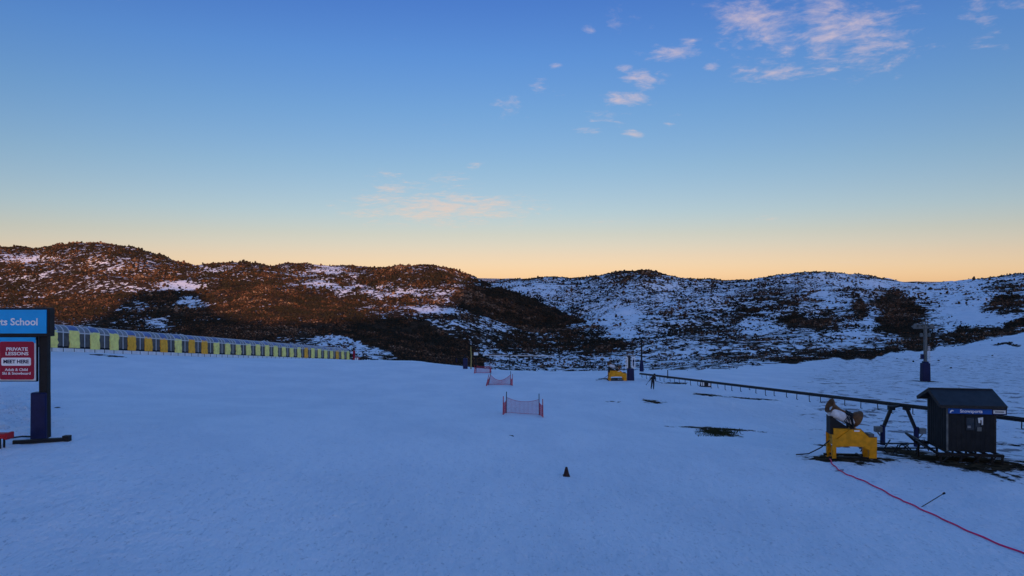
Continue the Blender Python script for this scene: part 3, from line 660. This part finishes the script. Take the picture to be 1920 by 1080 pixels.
# low frames in the snow round its feet
def frame_thing(u0, u1, v, label, seed):
    a, b_ = P(u0, v), P(u1, v); m_ = (a+b_)/2; w_ = (b_-a).length; r = random.Random(seed)
    t = thing('steel_frame', label, 'steel frame', m_)
    MB().tube([(-w_/2, 0, .30), (w_/2, .15, .26)], .045, 6).tube([(-w_/2, 1.0, .36), (w_/2, 1.1, .30)], .045, 6).link('runner', 'black', t)
    for k in range(7):
        x = -w_/2+w_*k/7.5; y = r.uniform(-.4, 1.1); h = r.uniform(.35, .62); q = r.uniform(.35, .6)
        MB().tube([(x, y, -.05), (x+q*.5, y-.05, h), (x+q*1.1, y, h+r.uniform(-.1, .05)), (x+q*1.7, y+.1, r.uniform(-.05, .25))], .035, 6).link('bent_tube', 'black', t)
    for k in range(4):
        x = -w_/2+w_*(k+.3)/4
        MB().bar((x, 0, .32), (x+w_*.17, .9, .34+r.random()*.25), .06).link('brace', 'black', t)
frame_thing(1640, 1728, 850, 'low tangled black steel frame between the yellow snow gun and the hut', 3)

# ------------------------------------------------------------------ snow guns
def snow_gun(loc, rz, label):
    t = thing('snow_gun', label, 'snow gun', loc, rz, 'yellow fan snow guns')
    # sheet metal carriage: two cheeks, joined
    panel = [(-1.06, 1.22), (-.96, 1.22), (-.84, 1.0), (-.20, 1.50), (.32, 1.52), (.74, 1.12), (1.1, 1.12), (1.1, .58), (.74, .47), (.40, .64), (-.30, .66), (-.84, .62), (-1.06, .60)]
    MB().prism(panel, -.46, -.41).prism(panel, .41, .46).prism([(-.96, .68), (.96, .68), (.96, 1.06), (.74, 1.06), (.30, 1.47), (-.18, 1.45), (-.82, .96), (-.96, .96)], -.385, .385).link('carriage', 'yellow', t)
    MB().bar((.74, -.43, 1.12), (.32, -.43, 1.52), .07, .025).bar((1.1, -.43, 1.13), (.74, -.43, 1.13), .07, .025).bar((-.2, -.43, 1.515), (.32, -.43, 1.535), .07, .02).link('edge_trim', 'brown', t)
    MB().prism([(-.95, 1.0), (-.95, 1.52), (-.16, 1.50), (-.80, 1.0)], -.34, .34).link('hopper', 'yellow', t)
    for x, w_ in ((-.96, .20), (.91, .38)):
        for y in (-.36, .36):
            MB().prism([(x-w_/2, -.1), (x+w_/2, -.1), (x+w_/2, .62), (x-w_/2, .62)], y-.09, y+.09).link('leg', 'yellow', t, bevel=.01)
    MB().bar((-1.2, -.36, .08), (1.15, -.36, .05), .10).bar((-1.2, .36, .08), (1.15, .36, .05), .10).bar((-.9, -.36, .14), (-.9, .36, .14), .08).bar((.4, -.36, .13), (.4, .36, .13), .08).link('skid', 'black', t)
    MB().box((.12, -.475, 1.44), (.26, .02, .07)).link('white_label', 'white', t)
    MB().prism([(-1.10, 1.22), (-.96, 1.22), (-.96, 2.10), (-1.10, 2.12)], -.27, .27).prism([(-.99, 1.52), (-.16, 1.53), (-.99, 2.08)], -.25, .25).link('cradle', 'black', t)
    ax_ = Vector((-.90, -.06, .43)).normalized(); c = Vector((.34, 0, 1.95))
    topv = ax_.cross(Vector((0, 1, 0))).normalized(); topv = topv if topv.z > 0 else -topv
    MB().lathe([(.16, .02), (.16, .25), (1.42, .25), (1.42, .02)], c-topv*.235, ax_, 22).link('barrel', 'frost', t, True)
    MB().lathe([(1.22, .12), (1.34, .19), (1.54, .38), (1.58, .38), (1.54, .33), (1.36, .16), (1.22, .10)], c, ax_, 22).link('nozzle_ring', 'brown', t, True)
    MB().lathe([(.40, .12), (.26, .26), (.04, .43), (-.02, .43), (.02, .38), (.24, .21), (.40, .10)], c, ax_, 24).link('intake_ring', 'brown', t, True)
    MB().lathe([(.0, .01), (.0, .17), (.7, .17), (.8, .02)], c, ax_, 14).link('motor', 'black', t, True)
    MB().lathe([(.02, .02), (.02, .39), (.045, .39), (.045, .02)], c, ax_, 20).link('guard', 'black', t)
    up = Vector((0, 0, 1)); top = ax_.cross(Vector((0, 1, 0))).normalized()
    if top.z < 0: top = -top
    MB().tube([c+ax_*.2, c+ax_*.45+top*.03, c+ax_*1.0+top*.02, c+ax_*1.35], [.22, .10, .08, .20], 10).link('spine', 'brown', t)
    for k in range(4):
        s0 = .42+.10*k; p = c+ax_*s0
        MB().tube([p+top*.08, p+top*.02+Vector((.02, -.2, 0)), p-top*.2+Vector((.05*(k-1), -.29, 0)), p-top*.4+Vector((.06, -.24, 0)), Vector((.10-.06*k, -.22, 1.5))], .022, 5).link('water_hose', 'black', t)
    for y in (-.42, .42): MB().bar((.0, y, 1.45), (-.08, y*.7, 2.12), .10, .07).link('yoke', 'black', t)
    MB().box((.92, -.0, 1.17), (.26, .5, .16)).link('control_box', 'grey', t)
    MB().tube([(-1.1, -.2, .9), (-1.5, -.1, .5), (-2.0, .2, .12), (-2.6, .3, .04)], .03, 6).link('feed_cable', 'black', t)
    return t
g1 = snow_gun(P(1595, 858), R(-4), 'large yellow snow gun with tilted drum beside the small dark hut')
g2 = copy_tree(g1); g2.location = P(1157, 713.5); g2.rotation_euler = (0, 0, R(4)); g2.scale = (1.04, 1.04, .86)
tag(g2, 'small distant yellow snow gun next to the dark tow end station', 'snow gun', 'yellow fan snow guns')

# ------------------------------------------------------------------ hut
HY = 36.6
hc = at(1800, 862, HY); hc.z = gz(hc.x, hc.y); ROT = R(-9)
t = thing('lift_hut', 'small dark ticket hut with gabled roof and blue sign on raised frame', 'hut', hc, ROT)
HW, HD, F0 = 2.14, 2.4, .62; HE = 2.90; HRZ = HE+.50
x0, x1, y0, y1 = -HW/2, HW/2, -HD/2, HD/2
wl = MB(); wl.add([(x0, y0, F0), (x1, y0, F0), (x1, y1, F0), (x0, y1, F0), (x0, y0, HE), (x1, y0, HE), (x1, y1, HE), (x0, y1, HE), (x0, 0, HRZ-.03), (x1, 0, HRZ-.03)],
       [(3, 2, 1, 0), (0, 1, 5, 4), (2, 3, 7, 6), (1, 2, 6, 9, 5), (3, 0, 4, 8, 7), (4, 5, 9, 8), (7, 8, 9, 6)])
ws = wl.link('wall', 'hutwall', t)
cl = MB()
for k in range(1, 10): cl.box((x0+HW*k/10, y0-.006, (F0+HE)/2), (.02, .012, HE-F0-.02))
for k in range(1, 9): cl.box((x0-.006, y0+HD*k/9, (F0+HE)/2), (.012, .02, HE-F0-.1))
cl.link('batten', 'hutwall', ws)
ov, og = .24, .40; sl_ = (HRZ-HE)/(HD/2); th = .07
rf = MB()
for sg_ in (-1, 1):
    ye = sg_*(HD/2+ov); ze = HRZ-sl_*(HD/2+ov)
    a = [(x0-og, 0, HRZ), (x1+og, 0, HRZ), (x1+og, ye, ze), (x0-og, ye, ze)]
    rf.add([Vector(p)+Vector((0, 0, .03)) for p in a]+[Vector(p)+Vector((0, 0, .03+th)) for p in a], [(0, 1, 2, 3), (7, 6, 5, 4), (0, 4, 5, 1), (1, 5, 6, 2), (2, 6, 7, 3), (3, 7, 4, 0)])
ro = rf.link('roof', 'roof', t)
fa = MB()
for sg_ in (-1, 1):
    ye = sg_*(HD/2+ov); ze = HRZ-sl_*(HD/2+ov)
    for xx in (x0-og-.015, x1+og+.015): fa.bar((xx, 0, HRZ+.02), (xx, ye, ze+.02), .03, .16)
    fa.bar((x0-og, ye+sg_*.016, ze+.02), (x1+og, ye+sg_*.016, ze+.02), .03, .14)
fa.link('fascia', 'dark', ro)
MB().bar((x0-og, 0, HRZ+.115), (x1+og, 0, HRZ+.115), .16, .03).link('ridge_cap', 'roof', ro)
for xx in (x0-.0, x1): MB().box((xx, y0-.008, (F0+HE)/2), (.08, .03, HE-F0)).link('corner_post', 'grey' if xx < 0 else 'dark', t)
hs = MB().box((-.11, y0-.12, HE-.30), (1.93, .06, .24)).link('blue_sign', 'hutblue', t)
text('lettering', 'Snowsports', .21, 'white', hs, (-.06, y0-.154, HE-.295), 'CENTER', .003, .004)
MB().prism([(-1.02, HE-.38), (-1.00, HE-.30), (-.93, HE-.24), (-.86, HE-.26), (-.83, HE-.32), (-.88, HE-.295), (-.94, HE-.33), (-.97, HE-.39)], y0-.157, y0-.148).link('emblem', 'white', hs)
s2 = MB().box((1.19, y0-.12, HE-.30), (.66, .055, .27)).link('name_board', 'padblue', t)
MB().box((1.19, y0-.15, HE-.295), (.54, .012, .17)).link('white_strip', 'pale', s2)
MB().box((1.19, y0-.158, HE-.295), (.40, .008, .05)).link('dark_bar', 'grey', s2)
wd = MB().box((.10, y0-.012, HE-.92), (.64, .03, .62)).link('window', 'window', t)
fr_ = MB()
for (cx_, cz_, sx2, sz2) in ((.10, HE-.60, .70, .05), (.10, HE-1.24, .70, .05), (-.24, HE-.92, .05, .6), (.44, HE-.92, .05, .6), (.16, HE-.92, .03, .6)): fr_.box((cx_, y0-.03, cz_), (sx2, .05, sz2))
fr_.link('window_frame', 'hutwall', wd)
MB().prism([(.27, HE-.62), (.50, HE-.58), (.50, HE-.94), (.44, HE-.96), (.44, HE-.74), (.38, HE-.70), (.38, HE-.86), (.30, HE-.86)], y0-.075, y0-.06).link('notice', 'pale', t)
MB().box((-.12, y0-.06, HE-1.06), (.15, .03, .11)).link('small_notice', 'steel', t)
MB().box((.34, y0-.06, HE-1.16), (.20, .03, .2)).link('lower_notice', 'grey', t)
sk = MB()
for yy in (y0-.25, y1+.1): sk.bar((x0-.55, yy, F0-.10), (x1+.25, yy, F0-.10), .12, .14).bar((x1+.25, yy, F0-.10), (x1+.62, yy*.4, F0-.34), .08)
for k in range(6): sk.bar((x0-.45+k*.55, y0-.25, F0-.10), (x0-.45+k*.55, y1+.1, F0-.10), .09, .10)
sk.bar((x1+.62, y0*.5, F0-.34), (x1+.62, y1*.4, F0-.34), .08).bar((x0-.55, y0-.25, F0-.10), (x0-1.15, y0+.3, F0+.42), .08).bar((x0-.55, y1, F0-.10), (x0-1.15, y1-.3, F0+.42), .08).bar((x0-1.15, y0+.3, F0+.42), (x0-1.15, y1-.3, F0+.42), .08)
bf_ = sk.link('base_frame', 'black', t)
for xx in (x0-.4, x0+.5, x0+1.25, x1-.25, x1+.2):
    for yy in (y0-.25, y1+.1): MB().bar((xx, yy, -.25), (xx, yy, F0-.17), .085).link('leg', 'black', t)
for k in range(4): MB().bar((x0-.4+k*.68, y0-.26, .05), (x0+.0+k*.68, y0-.26, F0-.18), .05).link('brace', 'black', t)
MB().bar((x0-.5, y0-.3, .02), (x1+.3, y0-.34, .0), .07).link('ground_rail', 'wood', t)

# ------------------------------------------------------------------ lift tower on the right and other posts
b = P(1735, 714.5); s = b.y/F
t = thing('lift_tower', 'tall grey lift tower with crossarm and ladder on the right slope', 'lift tower', b)
MB().tube([(0, 0, 0), (0, 0, 104*s)], [.27, .22], 12).link('mast', 'grey', t, True)
MB().box((-.02, 0, 16.8*s), (15*s, .9, 34*s), taper=.93).box((.0, 0, 35*s), (9*s, .7, 4*s)).link('base_pad', 'padblue', t, bevel=.06)
MB().tube([(-25*s, 0, 103*s), (-22*s, 0, 99.5*s), (17*s, 0, 100.5*s)], .12, 8).link('crossarm', 'grey', t)
for x in (-4.5, 0, 4.5): MB().bar((x*s, 0, 100*s), (x*s, 0, 113*s), .10).link('work_frame', 'grey', t)
MB().bar((-6*s, 0, 111*s), (6*s, 0, 111*s), .1).bar((-6*s, 0, 106*s), (6*s, 0, 106*s), .1).link('top_rail', 'grey', t)
for x in (-18, -12, 12): MB().lathe([(-.12, .03), (-.12, .34), (.12, .34), (.12, .03)], (x*s, 0, 98.5*s+.35), (0, 1, 0), 14).link('sheave', 'grey', t)
for x in (-7.5, 7): MB().bar((0, 0, 84*s), (x*s, 0, 86*s), .12).box((x*s, 0, 86.5*s), (.3, .3, .5)).link('bracket', 'grey', t)
ld = MB()
for x in (3.4, 6.4): ld.bar((x*s, -.25, 33*s), (x*s, -.25, 66*s), .06)
for k in range(12): ld.bar((3.4*s, -.25, (34+k*2.8)*s), (6.4*s, -.25, (34+k*2.8)*s), .06)
ld.link('ladder', 'frost', t)
MB().box((-6.6*s, -.1, 46*s), (4*s, .4, 9*s)).link('junction_box', 'padblue', t)
b = P(1203, 697.5); b = at(1203, 699, 116); b.z = gz(b.x, b.y); s = b.y/F
t = thing('tow_pole', 'thin dark pole with padded base standing behind the tow end station', 'pole', b)
MB().tube([(0, 0, -.2), (0, 0, 60*s)], [.16, .11], 8).link('shaft', 'black', t, True)
MB().tube([(0, 0, -.1), (0, 0, 10*s), (0, 0, 21*s)], [.32, .34, .2], 10).link('pad', 'padblue', t, True)
MB().bar((-3*s, 0, 58*s), (3*s, 0, 58*s), .12).link('crossbar', 'black', t)
b = P(1181, 713); s = b.y/F
t = thing('tow_station', 'dark tow end station post with pale guards and navy pad beside distant snow gun', 'tow station', b)
MB().box((-2*s, 0, 23*s), (6*s, .45, 46*s)).link('post', 'dark', t)
MB().box((1*s, -.1, 11*s), (13*s, .7, 23*s), taper=.9).link('base_pad', 'padblue', t, bevel=.05)
MB().bar((-12*s, 0, 46*s), (9*s, 0, 46.5*s), .2, .16).link('crossbar', 'steel', t)
for (xa, xb) in ((-8, -5), (3.5, 8.5)):
    m_ = MB(); z0_, z1_ = 24*s, 43*s
    for xx in (xa, xb): m_.bar((xx*s, -.3, z0_), (xx*s, -.3, z1_), .10)
    m_.bar((xa*s, -.3, z0_), (xb*s, -.3, z0_), .10).bar((xa*s, -.3, z1_), (xb*s, -.3, z1_), .14); m_.link('guard', 'white', t)
MB().box((6*s, -.02, 33*s), (2.4*s, .12, 10*s)).link('panel', 'padblue', t)
b = P(1252, 709.5); s = b.y/F
o = MB().tube([(0, 0, -.1), (0, 0, 16*s)], .06, 8).box((0, 0, .15), (.2, .2, .35)).link('marker_post', 'black'); o.location = b; tag(o, 'short black marker post standing at the tow rail behind the skier', 'post')
b = P(1322, 725)
t = thing('trail_box', 'snow topped dark crate with pale emblem board beside the tow rail', 'crate', b, R(-8))
MB().box((.05, 0, .32), (1.15, .6, .66)).link('body', 'black', t, bevel=.02)
MB().box((-.32, -.32, .36), (.36, .03, .44)).link('emblem_board', 'pale', t)
MB().box((.45, -.32, .3), (.24, .03, .3)).link('side_board', 'frost', t)
MB().bar((-.62, -.1, 0), (-.38, 0, .85), .07).link('strut', 'black', t)

b = P(872.5, 691.5); s = b.y/F
t = thing('padded_post', 'navy padded post standing at the slope edge by the scrub', 'post', b)
MB().box((0, 0, 9.5*s), (8.5*s, .7, 21*s), taper=.94).link('pad', 'padblue', t, bevel=.06)
MB().tube([(0, 0, 19*s), (0, 0, 27*s)], .12, 8).link('post', 'black', t)
b = P(883, 692); s = b.y/F
t = thing('tow_signpost', 'slender yellowish pole with small pale sign beside navy padded post', 'signpost', b)
MB().tube([(0, 0, -.2), (.06, 0, 24*s), (-.02, 0, 42*s)], [.11, .10, .08], 8).link('pole', 'straw', t, True)
MB().box((9.5*s, 0, 28.5*s), (8*s, .1, 5.5*s)).link('sign_board', 'pale', t)
MB().bar((9*s, .1, -.2), (9*s, .1, 27*s), .14).bar((0, .05, 27*s), (9*s, .05, 27*s), .08).link('sign_support', 'black', t)
b = P(856, 680); s = b.y/F
o = MB().box((0, 0, 3*s), (3*s, .3, 7*s)).tube([(0, 0, 5*s), (.05, 0, 9*s)], .12, 6).link('stump_post', 'padblue'); o.location = b; tag(o, 'short dark stub post left of the navy padded post', 'post')
# rail fence in the valley below the lip
ya = 395.0
t = None
a_, b_ = at(905, 666, ya), at(1042, 667.5, ya+10)
m_ = (a_+b_)/2; m_.z = gz(m_.x, m_.y)
t = thing('valley_rail', 'long thin pale pipe rail crossing the valley floor below the snow field', 'rail', m_)
MB().bar(a_-m_, b_-m_, .45, .42).link('pipe', 'rib', t)
for k in range(6):
    p = a_.lerp(b_, (k+.5)/6); g0 = gz(p.x, p.y)
    MB().bar(Vector((p.x, p.y, min(g0-.5, p.z-1)))-m_, p-m_, .35).link('trestle', 'dark', t)
b = at(956, 691, 150); b.z = gz(b.x, b.y); zt = at(956, 664, 150).z
o = MB().tube([(0, 0, -.3), (0, 0, zt-b.z)], .10, 8).bar((-.3, 0, zt-b.z-.3), (.3, 0, zt-b.z-.3), .08).link('lip_post', 'black'); o.location = b; tag(o, 'lone thin dark post rising behind the lip of the snow field', 'post')

# ------------------------------------------------------------------ hose, stick, cone
pts = [P(u, v)+Vector((0, 0, .03)) for u, v in ((1556, 862), (1562, 872), (1572, 881), (1585, 889), (1602, 896), (1622, 904), (1650, 918), (1680, 934), (1700, 943), (1730, 957), (1765, 973), (1800, 990), (1850, 1012), (1900, 1032), (1960, 1052), (2040, 1075))]
sm2 = []
for i in range(len(pts)-1):
    p0, p1, p2, p3 = pts[max(i-1, 0)], pts[i], pts[i+1], pts[min(i+2, len(pts)-1)]
    for k in range(6):
        a = k/6; q = .5*((2*p1)+(p2-p0)*a+(2*p0-5*p1+4*p2-p3)*a*a+(3*p1-p0-3*p2+p3)*a**3)
        q.x += .03*math.sin((i*6+k)*.9); q.z = gz(q.x, q.y)+.028; sm2.append(q)
sm2.append(pts[-1]); o0 = pts[0].copy()
o = MB().tube([q-o0 for q in sm2], .028, 7).link('red_hose', 'hose', None, True); o.location = o0; tag(o, 'thin red hose snaking over the snow from the near snow gun to the lower right', 'hose')
a_ = P(1719, 951); tip = at(1770, 925, a_.y+.25)
t = thing('bamboo_stake', 'thin dark stake leaning out of the snow beside the red hose', 'stake', a_)
MB().tube([Vector((0, 0, -.1)), tip-a_], [.018, .016], 6).link('stick', 'dark', t)
MB().lathe([(-.05, .01), (-.05, .035), (.03, .045), (.06, .01)], tip-a_, tip-a_, 8).link('cap', 'black', t)
b = P(1062, 892.5); s = b.y/F
t = thing('marker_cone', 'small dark marker cone standing alone in the middle of the snow', 'cone', b)
MB().lathe([(0, .135), (.06, .125), (16*s, .045), (16.2*s, .0)], (0, 0, .02), (0, 0, 1), 16).link('cone', 'cone', t, True)
MB().box((.0, 0, .02), (.30, .30, .04)).link('base', 'cone', t, bevel=.01)

# ------------------------------------------------------------------ grass in the bare patch
gb = []; fc = []; r = random.Random(9)
for k in range(1500):
    u = r.gauss(1347, 20); v = r.gauss(811, 4)
    if abs(v-811) > 8 or abs(u-1347) > 45: continue
    p = P(u, v, 40); h = r.uniform(.05, .17); a = r.uniform(0, 6.28); w_ = .022; q = Vector((math.cos(a), math.sin(a), 0)); k0 = len(gb)
    gb += [p-q*w_-Vector((0, 0, .02)), p+q*w_-Vector((0, 0, .02)), p+Vector((r.uniform(-.08, .08), r.uniform(-.08, .08), h))]; fc.append((k0, k0+1, k0+2))
me = bpy.data.meshes.new('grass'); me.from_pydata(gb, [], fc); o = link('grass', me, M['grass']); o['kind'] = 'stuff'

# ------------------------------------------------------------------ the skier walking
b = P(1224, 729.5)
pe = tag(bpy.data.objects.new('person', bpy.data.meshes.new('person')), 'person in dark ski clothing leaning forward and walking with a pole in each hand', 'person')
COL.objects.link(pe); pe.location = b
J = [((0, 0, .90), .15), ((.02, -.06, 1.12), .155), ((.06, -.16, 1.34), .17), ((.09, -.24, 1.46), .07), ((.11, -.29, 1.53), .075), ((.13, -.33, 1.62), .105), ((.13, -.33, 1.72), .085),
     ((-.10, 0, .86), .11), ((-.13, -.06, .48), .085), ((-.17, .10, .12), .065), ((-.17, -.06, .04), .05),
     ((.10, 0, .86), .11), ((.07, -.16, .48), .085), ((.06, -.10, .10), .065), ((.05, -.26, .02), .05),
     ((-.15, -.16, 1.36), .085), ((-.27, -.10, 1.10), .06), ((-.42, -.26, .98), .045), ((-.47, -.31, .95), .04),
     ((.24, -.18, 1.36), .085), ((.30, -.06, 1.08), .06), ((.27, -.26, .95), .045), ((.27, -.31, .92), .04)]
E_ = [(0, 1), (1, 2), (2, 3), (3, 4), (4, 5), (5, 6), (0, 7), (7, 8), (8, 9), (9, 10), (0, 11), (11, 12), (12, 13), (13, 14), (2, 15), (15, 16), (16, 17), (17, 18), (2, 19), (19, 20), (20, 21), (21, 22)]
me = pe.data; me.from_pydata([j[0] for j in J], E_, []); me.update()
sk_ = pe.modifiers.new('skin', 'SKIN'); ss = pe.modifiers.new('subsurf', 'SUBSURF'); ss.levels = ss.render_levels = 2
for i, j in enumerate(J): me.skin_vertices[0].data[i].radius = (j[1], j[1]); me.skin_vertices[0].data[i].use_root = i == 0
dg = bpy.context.evaluated_depsgraph_get(); nm = bpy.data.meshes.new_from_object(pe.evaluated_get(dg)); pe.modifiers.clear(); pe.data = nm; nm.name = 'person'
nm.materials.clear(); nm.materials.append(M['cloth']); nm.polygons.foreach_set('use_smooth', [True]*len(nm.polygons))
MB().lathe([(-.02, .115), (.05, .118), (.11, .085), (.14, .01)], (.13, -.33, 1.66), (0, -.1, 1), 14).link('beanie', 'black', pe, True)
MB().lathe([(-.01, .01), (0, .055), (.02, .05), (.03, .01)], (.14, -.425, 1.62), (0, -1, 0), 10).link('face', 'skin', pe, True)
MB().box((.14, -.43, 1.645), (.15, .05, .05)).link('goggles', 'black', pe, bevel=.01)
for hx, tip in (((-.47, -.32, .97), (-.72, .25, .42)), ((.28, -.32, .94), (1.15, .30, .62))):
    m_ = MB()
    for f in range(4): m_.tube([Vector(hx)+Vector((-.03+.02*f, -.02, .02)), Vector(hx)+Vector((-.03+.02*f, -.06, .0)), Vector(hx)+Vector((-.03+.02*f, -.05, -.035))], .011, 5)
    m_.tube([Vector(hx)+Vector((.04, .01, .0)), Vector(hx)+Vector((.03, -.045, .012))], .012, 5); m_.link('glove', 'black', pe)
    sp_ = MB().tube([Vector(hx)+(Vector(hx)-Vector(tip)).normalized()*.14, Vector(hx), Vector(tip)], [.022, .022, .018], 6).lathe([(-.12, .01), (-.10, .055), (-.09, .055), (-.08, .01)], tip, Vector(tip)-Vector(hx), 8).link('ski_pole', 'black')
    sp_.location = b; tag(sp_, 'dark ski pole trailing from the hand at the left of the walking skier' if hx[0] < 0 else 'dark ski pole held out low at the right of the walking skier', 'ski pole')
